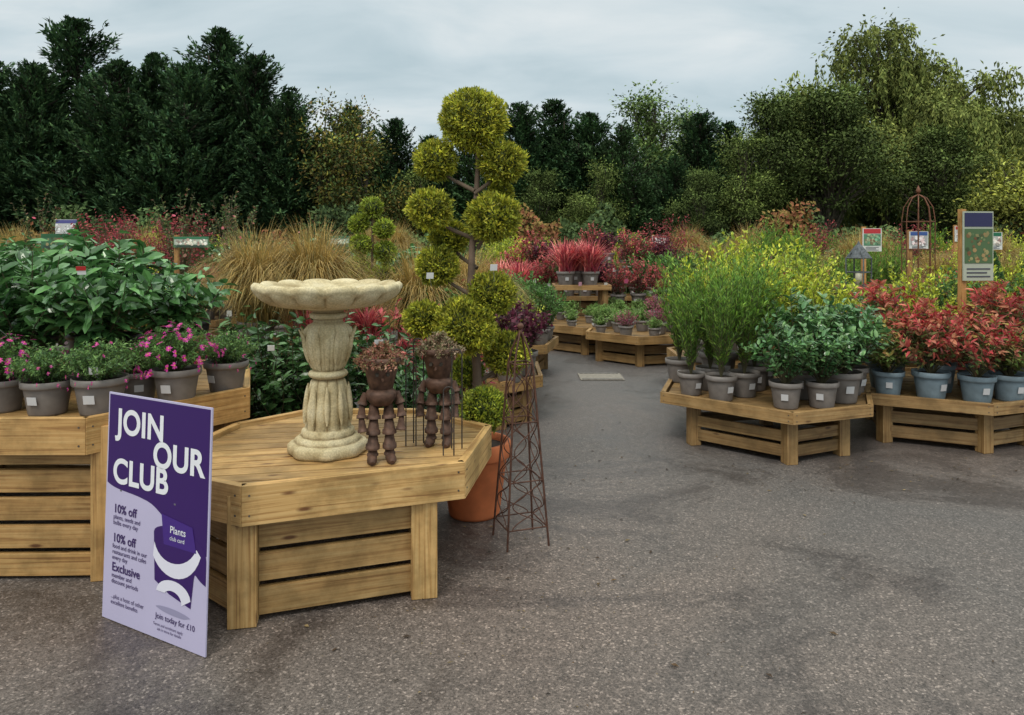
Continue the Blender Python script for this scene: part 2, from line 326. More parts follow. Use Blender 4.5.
table('wooden_display_table',[(-3.4,3.4),(-1.96,3.4),(-1.46,4.12),(-1.75,4.95),(-2.5,5.2),(-3.5,5.1),(-3.9,4.2)],.78,.17,
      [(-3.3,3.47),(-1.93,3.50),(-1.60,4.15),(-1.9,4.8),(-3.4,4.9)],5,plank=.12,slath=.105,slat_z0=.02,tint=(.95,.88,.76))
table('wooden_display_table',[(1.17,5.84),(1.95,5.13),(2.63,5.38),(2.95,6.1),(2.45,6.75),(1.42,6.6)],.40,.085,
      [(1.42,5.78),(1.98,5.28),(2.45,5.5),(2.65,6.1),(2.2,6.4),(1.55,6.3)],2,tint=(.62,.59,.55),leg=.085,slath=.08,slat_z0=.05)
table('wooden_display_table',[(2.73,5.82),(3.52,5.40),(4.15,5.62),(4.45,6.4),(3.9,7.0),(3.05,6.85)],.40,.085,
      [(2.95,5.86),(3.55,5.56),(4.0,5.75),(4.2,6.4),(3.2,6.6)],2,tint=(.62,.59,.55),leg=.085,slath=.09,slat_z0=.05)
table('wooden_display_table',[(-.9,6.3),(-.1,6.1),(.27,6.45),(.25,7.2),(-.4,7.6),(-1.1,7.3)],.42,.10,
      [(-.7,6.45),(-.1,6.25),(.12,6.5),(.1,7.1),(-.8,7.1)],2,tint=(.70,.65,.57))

# ------------------------------------------------------------ bird bath
mb=MB()
prof=[(.001,0),(.165,0),(.178,.012),(.178,.045),(.165,.058),(.150,.062),(.148,.075),(.135,.085),(.120,.088),(.122,.10),(.118,.115),(.100,.125),
 (.098,.15),(.104,.18),(.100,.23),(.090,.28),(.080,.33),(.072,.36),(.088,.368),(.095,.38),(.088,.392),(.070,.40),(.078,.42),(.094,.46),(.106,.51),(.110,.55),(.104,.59),(.088,.615),(.070,.63),
 (.070,.645),(.086,.652),(.088,.668),(.070,.676),(.080,.688),(.14,.697),(.21,.706),(.27,.722),(.310,.745),(.335,.772),(.350,.790),(.350,.806),(.338,.818),(.322,.814),(.29,.80),(.2,.78),(.1,.772),(.001,.77)]
pp=[]
for a,b_ in zip(prof[:-1],prof[1:]): pp+= [a,((a[0]+b_[0])/2,(a[1]+b_[1])/2)]
prof=pp+[prof[-1]]
def bbmod(i,th):
    z=prof[i][1]; r=prof[i][0]
    if z<.06: return 1+.07*np.cos(4*th+PI)**2
    if z<.12: return 1+.04*np.abs(np.cos(6*th))
    if .12<=z<=.35: return 1+.13*np.abs(np.cos(5*th))-.04
    if .41<z<.62: return 1+.10*np.abs(np.cos(4*th))+.04*np.abs(np.cos(12*th))-.04
    if r>.13 and .69<z<.83:
        a=.13 if i<len(prof)-16 else .06
        return 1+a*np.abs(np.cos(7*th))**.5-a*.72
    return np.ones_like(th)
def bbz(i,th):
    z=prof[i][1]; r=prof[i][0]
    if r>.30 and z>.765: return .012*np.abs(np.cos(7*th))**.6-.009
    return np.zeros_like(th)
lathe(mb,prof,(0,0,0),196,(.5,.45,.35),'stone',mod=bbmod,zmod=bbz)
for ring,(z0,r0,z1,r1,nn) in enumerate([(.44,.088,.60,.120,8),(.15,.106,.33,.092,10)]):
    for q in range(nn):
        a=(q+.5)*2*PI/nn; t=np.linspace(0,1,7); rr=r0+(r1-r0)*t+.008; zz=z0+(z1-z0)*t
        if ring==0: rr[-1]+=.016; rr[-2]+=.004
        tubes(mb,np.stack([rr*np.cos(a),rr*np.sin(a),zz],-1),[.004,.011,.014,.014,.012,.009,.003],8,(.5,.45,.35),'stone')
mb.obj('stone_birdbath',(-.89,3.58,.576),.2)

# ------------------------------------------------------------ flowerpot figures
RU=(.105,.056,.038)
def figure(loc,rot,kind):
    mb=MB()
    def cup(p0,p1,r0,r1):
        p0=np.array(p0,float);p1=np.array(p1,float); q=np.array([0,.02,.75,.76,1.0]); rr=np.array([r0*.6,r0,r0+(r1-r0)*.7,r1*1.05,r1*1.08])
        tubes(mb,p0+(p1-p0)*q[:,None],rr,14,RU,'rusty_metal',cap=True)
    lathe(mb,[(.050,.345),(.056,.35),(.084,.465),(.084,.468),(.096,.47),(.100,.475),(.100,.50),(.090,.50),(.086,.48),(.001,.485)],(0,0,0),24,RU,'rusty_metal')
    lathe(mb,[(.001,.27),(.046,.27),(.070,.30),(.074,.325),(.070,.335),(.055,.348),(.001,.348)],(0,0,0),24,RU,'rusty_metal')
    for s in (-1,1):
        tubes(mb,np.array([[s*.025,-.072,.425],[s*.025,-.090,.425]]),[.010,.008],10,(.05,.04,.03),'rusty_metal',cap=True)
        x0=s*.074; pts=[(x0,0,.33),(s*.090,-.01,.275),(s*.094,-.03,.215),(s*.088,-.05,.155)]
        for a,b_ in zip(pts[:-1],pts[1:]): cup(a,b_,.013,.022)
        pts=[(s*.034,0,.275),(s*.036,-.012,.205),(s*.038,-.012,.135),(s*.040,0,.065)]
        for a,b_ in zip(pts[:-1],pts[1:]): cup(a,b_,.020,.032)
        cup((s*.040,0,.068),(s*.040,-.0,.03),.02,.026)
        tubes(mb,np.array([[s*.041,.03,.016],[s*.042,0,.02],[s*.046,-.045,.016],[s*.046,-.07,.010]]),[.012,.024,.024,.010],10,RU,'rusty_metal',cap=True)
    tubes(mb,np.array([[0,-.078,.405],[0,-.10,.40]]),[.008,.005],8,RU,'rusty_metal',cap=True)
    if kind==0:
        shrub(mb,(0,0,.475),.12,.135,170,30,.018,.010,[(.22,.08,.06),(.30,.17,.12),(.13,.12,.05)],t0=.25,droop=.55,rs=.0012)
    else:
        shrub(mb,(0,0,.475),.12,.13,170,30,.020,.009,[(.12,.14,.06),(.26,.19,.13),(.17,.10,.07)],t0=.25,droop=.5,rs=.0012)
    return mb.obj('flowerpot_figure_planter',loc,rot,.97)
figure((-.605,3.42,.578),.25,0); figure((-.365,3.70,.578),-.1,1)
mb=MB()
for x,y,h in ((-.50,3.66,.42),(-.47,3.72,.5),(-.27,3.62,.46),(-.30,3.5,.3)):
    t=np.linspace(0,PI,9); pts=[(x-.025,y,.58),(x-.025,y,.58+h)]+[(x-.025*math.cos(a),y,.58+h+.025*math.sin(a)) for a in t]+[(x+.025,y,.58)]
    tubes(mb,pts,.0035,6,(.05,.04,.035),'rusty_metal')
mb.obj('metal_plant_support')
# ------------------------------------------------------------ obelisk trellis
def obelisk_mesh(H=1.38,w=.14,wt=.05,col=(.10,.045,.03),th=1.0):
    mb=MB(); top=H*.80
    def cor(z,s): 
        f=w+(wt-w)*z/top; return np.array([s[0]*f,s[1]*f,z])
    cs=[(-1,-1),(1,-1),(1,1),(-1,1)]
    for s in cs: tubes(mb,[cor(0,s),cor(top*.5,s),cor(top,s),np.array([s[0]*wt*.7,s[1]*wt*.7,top+H*.06]),(0,0,H*.95)],.0055*th,6,col,'rusty_metal')
    lathe(mb,[(.001,-.02),(.014,-.012),(.02,0),(.014,.012),(.001,.02)],(0,0,H*.965),10,col,'rusty_metal')
    zs=[.10,top*.36,top*.68,top]
    for z in zs:
        for i in range(4): tubes(mb,[cor(z,cs[i]),cor(z,cs[(i+1)%4])],.004*th,5,col,'rusty_metal')
    for z0,z1 in zip(zs[:-1],zs[1:]):
        for i in range(4):
            a0,b0,a1,b1=cor(z0,cs[i]),cor(z0,cs[(i+1)%4]),cor(z1,cs[i]),cor(z1,cs[(i+1)%4])
            t=np.linspace(0,1,17)[:,None]
            for ph in (0,1):
                s=.5+.40*np.sin(t*PI*2+ph*PI+PI/2)
                tubes(mb,(a0+(a1-a0)*t)*(1-s)+(b0+(b1-b0)*t)*s,.003*th,5,col,'rusty_metal')
    return mb.mesh('metal_garden_obelisk')
place(obelisk_mesh(1.18,.115,.05),'metal_garden_obelisk',(.045,3.93,.004),.35)
mb=MB(); col=(.16,.065,.035)
for q in range(8):
    a=q*PI/4; ca,sa=math.cos(a),math.sin(a)
    tubes(mb,[(.16*ca,.16*sa,0),(.16*ca,.16*sa,1.42),(.14*ca,.14*sa,1.56),(.08*ca,.08*sa,1.66),(0,0,1.70)],.006,6,col,'rusty_metal')
for z in (.4,.8,1.1,1.40): 
    a=np.linspace(0,2*PI,21); tubes(mb,np.stack([.16*np.cos(a),.16*np.sin(a),np.full(21,z)],-1),.005,6,col,'rusty_metal')
lathe(mb,[(.001,-.04),(.02,-.02),(.028,0),(.016,.025),(.001,.06)],(0,0,1.74),12,col,'rusty_metal')
mb.obj('metal_garden_obelisk',(4.45,8.1,.40),.3)

# ------------------------------------------------------------ terracotta pot + cloud tree
YG=[(.33,.33,.03),(.24,.27,.03),(.42,.38,.045),(.14,.17,.025)]
mb=MB(); 
lathe(mb,[(.001,.004),(.145,.004),(.15,.02),(.190,.33),(.193,.335),(.207,.34),(.212,.35),(.212,.425),(.205,.43),(.19,.43),(.185,.39)],(0,0,0),40,(.60,.17,.06),'terracotta')
lathe(mb,[(.186,.39),(.001,.4)],(0,0,0),16,(.035,.025,.018),'soil')
t=np.linspace(0,1,9)
trunk=np.stack([.02*np.sin(t*9),.02*np.cos(t*7),.38+t*1.9],-1); tubes(mb,trunk,np.linspace(.032,.012,9),10,(.16,.11,.08),'bark')
BL=[((473,120),.185,0),((434,160),.118,.05),((502,163),.128,.0),((431,210),.118,-.08),((493,218),.142,-.06),((437,267),.115,.0),((447,238),.11,.12),((492,294),.128,-.05),((466,325),.165,-.12),((424,320),.105,-.05),((507,356),.125,.05),((484,407),.125,-.12),((500,193),.07,.1),((466,376),.09,.1)]
for (px,py),r,dy in BL:
    x=(px-512)*.0058+.22; z=1.6-(py-240)*.0058; z=max(z,.5)
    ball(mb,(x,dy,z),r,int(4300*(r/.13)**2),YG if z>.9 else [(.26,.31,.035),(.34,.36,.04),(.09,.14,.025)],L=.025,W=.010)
    zb=max(.5,z-.18); k=np.array([(.02*math.sin(zb*5),0,zb),(x*.5,dy*.5,z-.12),(x,dy,z-r*.4)]); tubes(mb,k,[.014,.011,.007],7,(.14,.10,.07),'bark')
mb.obj('cloud_pruned_conifer',(-.22,4.32,.004))
mb=MB(); pot(mb,.16,.28)
tubes(mb,[(0,0,.2),(.01,0,1.85)],[.02,.01],8,(.12,.08,.05),'bark')
for x,z,r in ((0,1.90,.10),(-.13,1.75,.085),(.12,1.70,.09),(-.10,1.55,.095),(.12,1.48,.10),(-.12,1.34,.10),(.11,1.26,.11),(-.02,1.1,.12),(0,.8,.17),(0,.5,.17)):
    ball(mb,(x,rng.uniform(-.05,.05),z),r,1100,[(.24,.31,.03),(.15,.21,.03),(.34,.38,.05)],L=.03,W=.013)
mb.obj('topiary_conifer',(-1.33,7.0,.004))

# ------------------------------------------------------------ sign
S=empty('club_advert_board')
LFT=Vector((-1.735,3.13,.008)); RGT=Vector((-1.17,2.82,.008)); W_=(RGT-LFT).length; H_=.945
S.location=LFT; S.rotation_euler=(math.radians(-2),0,math.atan2(RGT.y-LFT.y,RGT.x-LFT.x))
PUR=(.036,.009,.115); PALE=(.50,.46,.64)
def part(mbx,name): return mbx.obj(name,parent=S)
mb=MB(); box(mb,(0,.003,H_/2),(W_,.003,H_/2),.006,H_,PALE,'card',tint=0); part(mb,'board')
def flat(poly,y,col,name):
    m_=MB(); V=[(u*W_,y,(1-v)*H_) for u,v in poly]; m_.add(V,[tuple(range(len(V)))],col,'card'); part(m_,name)
def curve(p0,p1,p2,p3,k=14):
    return [tuple((1-t)**3*np.array(p0)+3*(1-t)**2*t*np.array(p1)+3*(1-t)*t*t*np.array(p2)+t**3*np.array(p3)) for t in np.linspace(0,1,k)]
flat([(.012,.008),(.988,.008)]+curve((.988,.60),(.80,.66),(.62,.46),(.42,.44))+curve((.40,.438),(.25,.42),(.1,.43),(.012,.40)),-.0008,PUR,'purple_panel')
flat(curve((.50,.56),(.50,.50),(.99,.50),(.988,.62))+curve((.988,.72),(.86,.70),(.90,.62),(.86,.83))+[(.66,.80),(.52,.76)],-.0014,PUR,'purple_shape')
flat(curve((.51,.60),(.56,.70),(.82,.69),(.90,.585))+curve((.94,.61),(.86,.755),(.60,.76),(.50,.66)),-.002,(.74,.72,.82),'white_swoosh')
flat(curve((.54,.80),(.56,.72),(.84,.72),(.86,.80))+curve((.78,.83),(.78,.78),(.66,.77),(.62,.80)),-.002,(.74,.72,.82),'white_swoosh_lower')
flat([(.57,.475),(.86,.50),(.90,.60),(.60,.60)],-.0026,(.055,.02,.20),'membership_card')
flat(curve((.54,.865),(.62,.85),(.80,.855),(.86,.87))+curve((.80,.882),(.7,.886),(.6,.882),(.54,.868)),-.001,(.3,.28,.42),'card_base')
def text(s,u,v,size,col,off=0.0,name='lettering',yy=-.0022):
    c=bpy.data.curves.new(name,'FONT'); c.body=s; c.size=size; c.offset=off; c.space_character=1.0+off*6; 
    o_=bpy.data.objects.new(name,c); bpy.context.collection.objects.link(o_); o_.parent=S
    o_.location=(u*W_,yy,(1-v)*H_); o_.rotation_euler=(PI/2,0,0)
    key='ink_%.2f_%.2f'%(col[0],col[2])
    if key not in MATS:
        m_,nt_,n_,l_=newmat(key); tc_=n_('ShaderNodeTexCoord'); ns_=n_('ShaderNodeTexNoise'); ns_.inputs['Scale'].default_value=30; l_(tc_.outputs['Object'],ns_.inputs['Vector'])
        rr_=ramp(n_,[(.3,tuple(x*.95 for x in col)),(.7,col)]); l_(ns_.outputs['Fac'],rr_.inputs[0])
        p_=n_('ShaderNodeBsdfPrincipled'); l_(rr_.outputs[0],p_.inputs['Base Color']); p_.inputs['Roughness'].default_value=.5
        o2=n_('ShaderNodeOutputMaterial'); l_(p_.outputs[0],o2.inputs[0])
    c.materials.append(MATS[key])
WH=(.80,.80,.84); DK=(.04,.015,.11)
text('JOIN',.10,.172,.142,WH,.0042); text('OUR',.47,.285,.142,WH,.0042); text('CLUB',.07,.392,.142,WH,.0042)
text('Plants',.655,.545,.040,WH,.0003,yy=-.0034); text('club card',.655,.575,.024,WH,yy=-.0034)
y=.525
for head,sub in (('10% off',['plants, seeds and','bulbs every day']),('10% off',['food and drink in our','restaurants and cafes','every day']),('Exclusive',['member and','discount periods'])):
    text(head,.09,y,.050,DK,.0009)
    for k_,s in enumerate(sub): text(s,.09,y+.028+.025*k_,.026,DK,.0001)
    y+=.128
text('...plus a host of other',.09,.90,.025,DK); text('excellent benefits',.09,.925,.025,DK)
text('Join today for \u00a310',.54,.915,.032,DK,.0001); text('Terms and conditions apply',.52,.945,.016,DK); text('ask in store for details',.56,.963,.016,DK)
mb=MB(); box(mb,(.1,.012,.55),(.1,.20,.0),.03,.01,(.2,.2,.2),'plastic',up=(1,0,0)); box(mb,(W_-.2,.012,.55),(W_-.2,.16,.0),.03,.01,(.2,.2,.2),'plastic',up=(1,0,0)); part(mb,'rear_strut')

# ------------------------------------------------------------ species
TAU=(.20,.175,.16); BLU=(.19,.25,.29); BLK=(.03,.03,.03)
G1=[(.055,.12,.03),(.09,.175,.04),(.035,.08,.02)]; GG=[(.030,.075,.025),(.05,.115,.035),(.02,.055,.02)]
PINK=[(.45,.03,.22),(.40,.06,.28),(.32,.02,.15)]
def sp(fn):
    mb=MB(); fn(mb); return mb.mesh(fn.__name__)
def camellia(mb):
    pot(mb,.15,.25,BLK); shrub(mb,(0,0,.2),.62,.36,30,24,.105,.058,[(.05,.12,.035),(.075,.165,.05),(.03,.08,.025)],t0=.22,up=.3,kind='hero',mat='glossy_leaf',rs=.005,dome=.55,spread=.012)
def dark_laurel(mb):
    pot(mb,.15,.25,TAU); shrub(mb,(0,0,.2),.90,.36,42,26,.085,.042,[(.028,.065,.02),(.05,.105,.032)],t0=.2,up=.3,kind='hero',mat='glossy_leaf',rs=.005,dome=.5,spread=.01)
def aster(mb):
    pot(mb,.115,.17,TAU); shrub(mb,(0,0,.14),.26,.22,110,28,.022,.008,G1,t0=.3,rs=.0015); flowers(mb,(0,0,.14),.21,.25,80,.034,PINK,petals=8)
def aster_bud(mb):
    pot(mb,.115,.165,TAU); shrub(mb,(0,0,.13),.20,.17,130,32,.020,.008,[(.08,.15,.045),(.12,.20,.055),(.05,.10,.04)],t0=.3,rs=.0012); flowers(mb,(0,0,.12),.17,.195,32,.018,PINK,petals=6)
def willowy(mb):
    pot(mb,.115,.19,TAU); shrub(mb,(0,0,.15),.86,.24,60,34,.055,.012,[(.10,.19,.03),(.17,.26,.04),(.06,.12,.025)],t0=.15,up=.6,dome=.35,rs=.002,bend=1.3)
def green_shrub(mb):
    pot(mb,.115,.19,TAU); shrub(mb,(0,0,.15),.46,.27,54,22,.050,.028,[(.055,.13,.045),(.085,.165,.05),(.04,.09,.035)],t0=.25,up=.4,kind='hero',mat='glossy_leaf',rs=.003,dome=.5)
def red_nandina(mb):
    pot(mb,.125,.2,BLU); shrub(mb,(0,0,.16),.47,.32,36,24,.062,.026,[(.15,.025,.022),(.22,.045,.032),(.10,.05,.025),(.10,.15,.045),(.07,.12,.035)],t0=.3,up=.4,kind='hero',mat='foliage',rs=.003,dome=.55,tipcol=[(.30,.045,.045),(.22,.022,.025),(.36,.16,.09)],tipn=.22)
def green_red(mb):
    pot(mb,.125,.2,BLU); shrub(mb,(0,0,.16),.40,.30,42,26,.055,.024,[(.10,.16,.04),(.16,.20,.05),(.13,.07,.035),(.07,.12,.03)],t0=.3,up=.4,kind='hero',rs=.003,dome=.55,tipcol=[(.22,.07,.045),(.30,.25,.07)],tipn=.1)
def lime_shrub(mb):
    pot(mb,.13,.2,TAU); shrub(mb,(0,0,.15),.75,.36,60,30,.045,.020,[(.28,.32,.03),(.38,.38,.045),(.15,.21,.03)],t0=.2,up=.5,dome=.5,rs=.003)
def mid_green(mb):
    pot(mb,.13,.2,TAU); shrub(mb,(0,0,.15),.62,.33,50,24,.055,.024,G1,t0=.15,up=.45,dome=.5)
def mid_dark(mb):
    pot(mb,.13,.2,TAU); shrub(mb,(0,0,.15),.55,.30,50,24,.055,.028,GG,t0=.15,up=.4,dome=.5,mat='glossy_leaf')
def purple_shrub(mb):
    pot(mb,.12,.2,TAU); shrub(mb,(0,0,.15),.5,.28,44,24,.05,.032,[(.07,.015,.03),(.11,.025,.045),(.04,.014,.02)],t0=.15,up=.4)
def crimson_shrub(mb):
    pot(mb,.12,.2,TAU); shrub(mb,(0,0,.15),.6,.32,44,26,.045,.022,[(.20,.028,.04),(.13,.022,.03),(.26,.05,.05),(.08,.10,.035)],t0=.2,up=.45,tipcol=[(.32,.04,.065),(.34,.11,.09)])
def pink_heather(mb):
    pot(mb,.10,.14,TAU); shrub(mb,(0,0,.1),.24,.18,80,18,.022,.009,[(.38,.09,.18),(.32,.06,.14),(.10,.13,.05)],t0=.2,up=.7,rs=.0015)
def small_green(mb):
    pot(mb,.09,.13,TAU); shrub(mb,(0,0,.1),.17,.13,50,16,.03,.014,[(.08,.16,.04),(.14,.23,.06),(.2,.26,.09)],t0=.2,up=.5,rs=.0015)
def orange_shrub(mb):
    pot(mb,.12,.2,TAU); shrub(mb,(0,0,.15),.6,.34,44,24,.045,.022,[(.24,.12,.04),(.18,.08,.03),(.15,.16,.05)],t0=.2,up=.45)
def red_cordyline(mb):
    pot(mb,.13,.2,TAU); blades(mb,(0,0,.18),190,.46,.50,.008,[(.34,.06,.07),(.48,.17,.15),(.22,.03,.05)],arch=.45)
def golden_grass(mb):
    pot(mb,.15,.24,TAU); blades(mb,(0,0,.2),2600,.92,.70,.0024,[(.27,.18,.05),(.22,.15,.05),(.36,.25,.09),(.16,.14,.05)],arch=1.05,k=9)
def green_grass(mb):
    pot(mb,.13,.2,TAU); blades(mb,(0,0,.18),420,.6,.38,.004,[(.14,.19,.05),(.2,.26,.08),(.08,.13,.04)],arch=.7)
def rose_bush(mb):
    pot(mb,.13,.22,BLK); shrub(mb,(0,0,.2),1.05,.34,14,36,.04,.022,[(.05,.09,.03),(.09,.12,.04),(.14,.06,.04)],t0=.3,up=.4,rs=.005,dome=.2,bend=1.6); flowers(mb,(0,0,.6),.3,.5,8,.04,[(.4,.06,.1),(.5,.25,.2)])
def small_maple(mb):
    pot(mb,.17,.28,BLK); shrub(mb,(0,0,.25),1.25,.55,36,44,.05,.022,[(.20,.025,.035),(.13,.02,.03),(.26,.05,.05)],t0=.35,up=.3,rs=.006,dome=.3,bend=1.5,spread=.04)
def dwarf_conifer(mb):
    pot(mb,.13,.2,TAU)
    n=3500; t=rng.uniform(0,1,n); a=rng.uniform(0,6.28,n); r=.22*(1-t)**.75*rng.uniform(.65,1.05,n); P=np.stack([r*np.cos(a),r*np.sin(a),.2+t*.85],-1)
    leaves(mb,P,np.stack([np.cos(a)*.6,np.sin(a)*.6,np.ones(n)],-1)+rng.normal(size=(n,3))*.3,rng.normal(size=(n,3)),.05,.018,pick([(.05,.11,.04),(.10,.18,.05),(.03,.07,.03)],n))
def white_flower(mb):
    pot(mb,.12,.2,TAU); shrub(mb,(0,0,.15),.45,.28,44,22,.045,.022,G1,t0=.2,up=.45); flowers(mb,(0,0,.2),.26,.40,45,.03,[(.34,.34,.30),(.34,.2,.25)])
names=[camellia,dark_laurel,aster,aster_bud,willowy,green_shrub,red_nandina,green_red,lime_shrub,mid_green,mid_dark,purple_shrub,crimson_shrub,pink_heather,small_green,orange_shrub,red_cordyline,golden_grass,green_grass,rose_bush,small_maple,dwarf_conifer,white_flower]
SP={f.__name__:[sp(f) for _ in range(3 if f.__name__ in('willowy','red_nandina','green_shrub','camellia','lime_shrub','aster_bud') else 2)] for f in names}
NM={'camellia':'potted_camellia','dark_laurel':'potted_laurel','aster':'potted_aster','aster_bud':'potted_aster','willowy':'potted_willow_leaf_shrub','green_shrub':'potted_evergreen_shrub','red_nandina':'potted_nandina','green_red':'potted_nandina','lime_shrub':'potted_golden_shrub','mid_green':'potted_shrub','mid_dark':'potted_evergreen_shrub','purple_shrub':'potted_purple_shrub','crimson_shrub':'potted_red_shrub','pink_heather':'potted_heather','small_green':'potted_perennial','orange_shrub':'potted_autumn_shrub','red_cordyline':'potted_cordyline','golden_grass':'potted_ornamental_grass','green_grass':'potted_ornamental_grass','rose_bush':'potted_rose_bush','small_maple':'potted_japanese_maple','dwarf_conifer':'potted_dwarf_conifer','white_flower':'potted_flowering_shrub'}
def put(kind,x,y,z=.004,s=1,rot=None):
    me=SP[kind][rng.integers(0,len(SP[kind]))]
    return place(me,NM[kind],(x,y,z),rng.uniform(-.5,.5) if rot is None else rot,s*(rng.uniform(.93,1.08)))
zt=.757
for k_,x,y,s in [('aster_bud',-2.26,3.60,1),('aster_bud',-2.01,3.61,1.03),('aster',-1.75,3.86,1.08),('aster_bud',-1.60,4.14,.95),('aster',-2.52,3.66,.9),('aster_bud',-1.98,3.92,.9),
  ('camellia',-2.66,4.05,1.0),('camellia',-2.28,4.08,.95),('camellia',-2.45,4.55,1.0),('camellia',-2.95,4.5,1.02),('camellia',-2.05,4.45,.92),('camellia',-2.75,4.85,1.0),('mid_dark',-2.74,3.72,.6),('mid_green',-2.9,3.9,.7)]:
    put(k_,x,y,zt,s)
for k_,x,y,s in [('dark_laurel',-1.52,4.85,.98),('dark_laurel',-1.22,4.95,.98),('dark_laurel',-.85,5.05,.92),('camellia',-1.5,5.5,1.0),('mid_dark',-.55,5.0,1.2),('crimson_shrub',-.50,5.6,1.5),('crimson_shrub',-.9,5.8,1.5),('dark_laurel',-1.9,5.45,1.0)]:
    put(k_,x,y,.004,s)
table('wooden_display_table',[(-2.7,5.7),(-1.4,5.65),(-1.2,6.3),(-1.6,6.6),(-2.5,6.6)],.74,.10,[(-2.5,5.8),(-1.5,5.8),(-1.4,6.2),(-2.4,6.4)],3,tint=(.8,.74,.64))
for x,y,z,s in ((-2.05,5.95,.715,1.04),(-1.62,6.0,.715,.96),(-.85,6.8,.42,1.15),(-.45,7.3,.42,1.1),(-1.9,6.9,.42,1.1)): put('golden_grass',x,y,z,s)
for x,y in ((-1.35,5.75),(-1.15,5.9),(-1.55,5.72)): put('red_cordyline',x,y,.72,.55)
# right-hand tables
for k_,x,y,s in [('willowy',1.42,5.86,.92),('willowy',1.60,5.66,1.0),('willowy',1.82,5.80,1.0),('willowy',1.62,6.05,1.02),('willowy',1.98,6.05,1.05),('green_shrub',2.0,5.40,1.08),('green_shrub',2.27,5.42,1.05),('green_shrub',2.50,5.60,1.15),('green_shrub',2.25,5.75,1.3),
   ('green_shrub',2.70,5.9,1.15),('lime_shrub',2.1,6.3,1.2),('lime_shrub',2.45,6.35,1.22),('willowy',1.45,6.4,1.05),('lime_shrub',1.8,6.45,1.2),('lime_shrub',2.6,6.2,1.1)]: put(k_,x,y,.377,s)
for k_,x,y,s in [('green_red',2.98,5.86,1),('red_nandina',3.24,5.72,1.0),('red_nandina',3.52,5.60,1.05),('green_red',3.80,5.65,1.05),('red_nandina',4.05,5.75,1),('green_red',3.1,6.15,1.1),('red_nandina',3.45,6.0,1.2),('green_red',3.8,6.05,1.25),('red_nandina',4.1,6.1,1.25),('red_nandina',3.3,6.5,1.25),('lime_shrub',3.7,6.5,.9),('red_nandina',4.2,6.4,1.3)]: put(k_,x,y,.377,s)
for k_,x,y,s in [('purple_shrub',-.02,6.3,1.1),('purple_shrub',.1,6.6,1.15),('lime_shrub',.08,6.95,.75),('lime_shrub',-.2,6.5,.7),('mid_green',-.4,6.5,1),('crimson_shrub',-.45,6.8,1.1),('mid_green',-.7,6.6,1),('white_flower',-.15,7.1,1),('crimson_shrub',-.8,7.0,1.1)]: put(k_,x,y,.397,s)

# ------------------------------------------------------------ mid-ground tables
oct_=[(math.cos(a)*.82,math.sin(a)*.82) for a in np.arange(6)*PI/3+.3]; ob_=[(math.cos(a)*.62,math.sin(a)*.62) for a in np.arange(6)*PI/3+.3]
TM=[table('wooden_display_table',oct_,.40,.10,ob_,2,tint=(.60,.56,.50),ret=True) for _ in range(2)]
zones_l=['mid_green','mid_dark','crimson_shrub','golden_grass','green_grass','rose_bush','pink_heather','lime_shrub','orange_shrub','dwarf_conifer','white_flower','camellia']
zones_m=['pink_heather','small_green','crimson_shrub','red_cordyline','purple_shrub','mid_green','white_flower','small_green','mid_dark','lime_shrub']
zones_r=['lime_shrub','mid_green','mid_green','crimson_shrub','white_flower','green_grass','willowy','orange_shrub','dwarf_conifer','mid_dark','purple_shrub','golden_grass']
def dress(cx,cy,zone,z=.377,tall=1.0,rows=((0,1),(.36,5),(.62,9))):
    ks=[zone[rng.integers(0,len(zone))] for _ in range(3)]
    for r,c in rows:
        for q in range(c):
            a=q/c*2*PI+rng.uniform(-.2,.2); put(ks[min(2,int(rng.random()*3.2))],cx+r*math.cos(a),cy+r*math.sin(a),z,tall*rng.uniform(.8,1.15),rng.uniform(0,6))
for cx,cy,zn in [(1.75,9.95,['small_green','pink_heather']),(1.15,10.9,['small_green']),(2.0,11.8,['pink_heather','small_green']),(3.5,9.8,['crimson_shrub','lime_shrub','mid_green']),(-.2,9.0,['crimson_shrub','mid_green','purple_shrub'])]:
    place(TM[0],'wooden_display_table',(cx,cy,0),.0); dress(cx,cy,zn)
cols_=0
for row,y in enumerate(np.arange(7.6,20,1.95)):
    for x in np.arange(-y*.8,y*.85,2.05):
        x=x+ (row%2)*.9+rng.uniform(-.15,.15)
        if y<10.5 and -.9<x<4.2: continue
        if y<13 and .2<x<2.9: continue
        if y<8.2 and -2.4<x<0.6: continue
        if 3.0<x<5.2 and y<9: continue
        zn=zones_l if x<-.1*y else (zones_m if x<.22*y else zones_r)
        place(TM[(row+cols_)%2],'wooden_display_table',(x,y,0),rng.uniform(0,.6)); cols_+=1
        dress(x,y,zn,rows=((0,1),(.36,4),(.62,7)) if y<12 else ((.15,2),(.55,6)),tall=1.0 if y<12 else 1.25+.02*(y-12))
# stepped staging behind the centre benches
for step,(yy,zz) in enumerate(((12.9,.62),(13.6,.90),(14.3,1.16))):
    table('wooden_display_table',[(.2,yy),(3.0,yy),(3.0,yy+.6),(.2,yy+.6)],zz,.08,[(.3,yy+.1),(2.9,yy+.1),(2.9,yy+.5),(.3,yy+.5)],4,tint=(.5,.47,.42))
    for x in np.arange(.4,3.0,.30):
        put(('pink_heather','small_green','crimson_shrub','purple_shrub','pink_heather')[int(x*2.3+step*2)%5],x,yy+.3,zz-.023,1.2 if step<2 else 1.0)
table('wooden_display_table',[(.3,10.9),(1.2,10.9),(1.2,11.5),(.3,11.5)],.9,.08,[(.4,11.0),(1.1,11.0),(1.1,11.4),(.4,11.4)],3,tint=(.55,.50,.45),loc=(.35,.6,0))
for x,y in ((.85,11.75),(1.25,11.8),(1.05,12.0)): put('red_cordyline',x,y,.88,1.1)
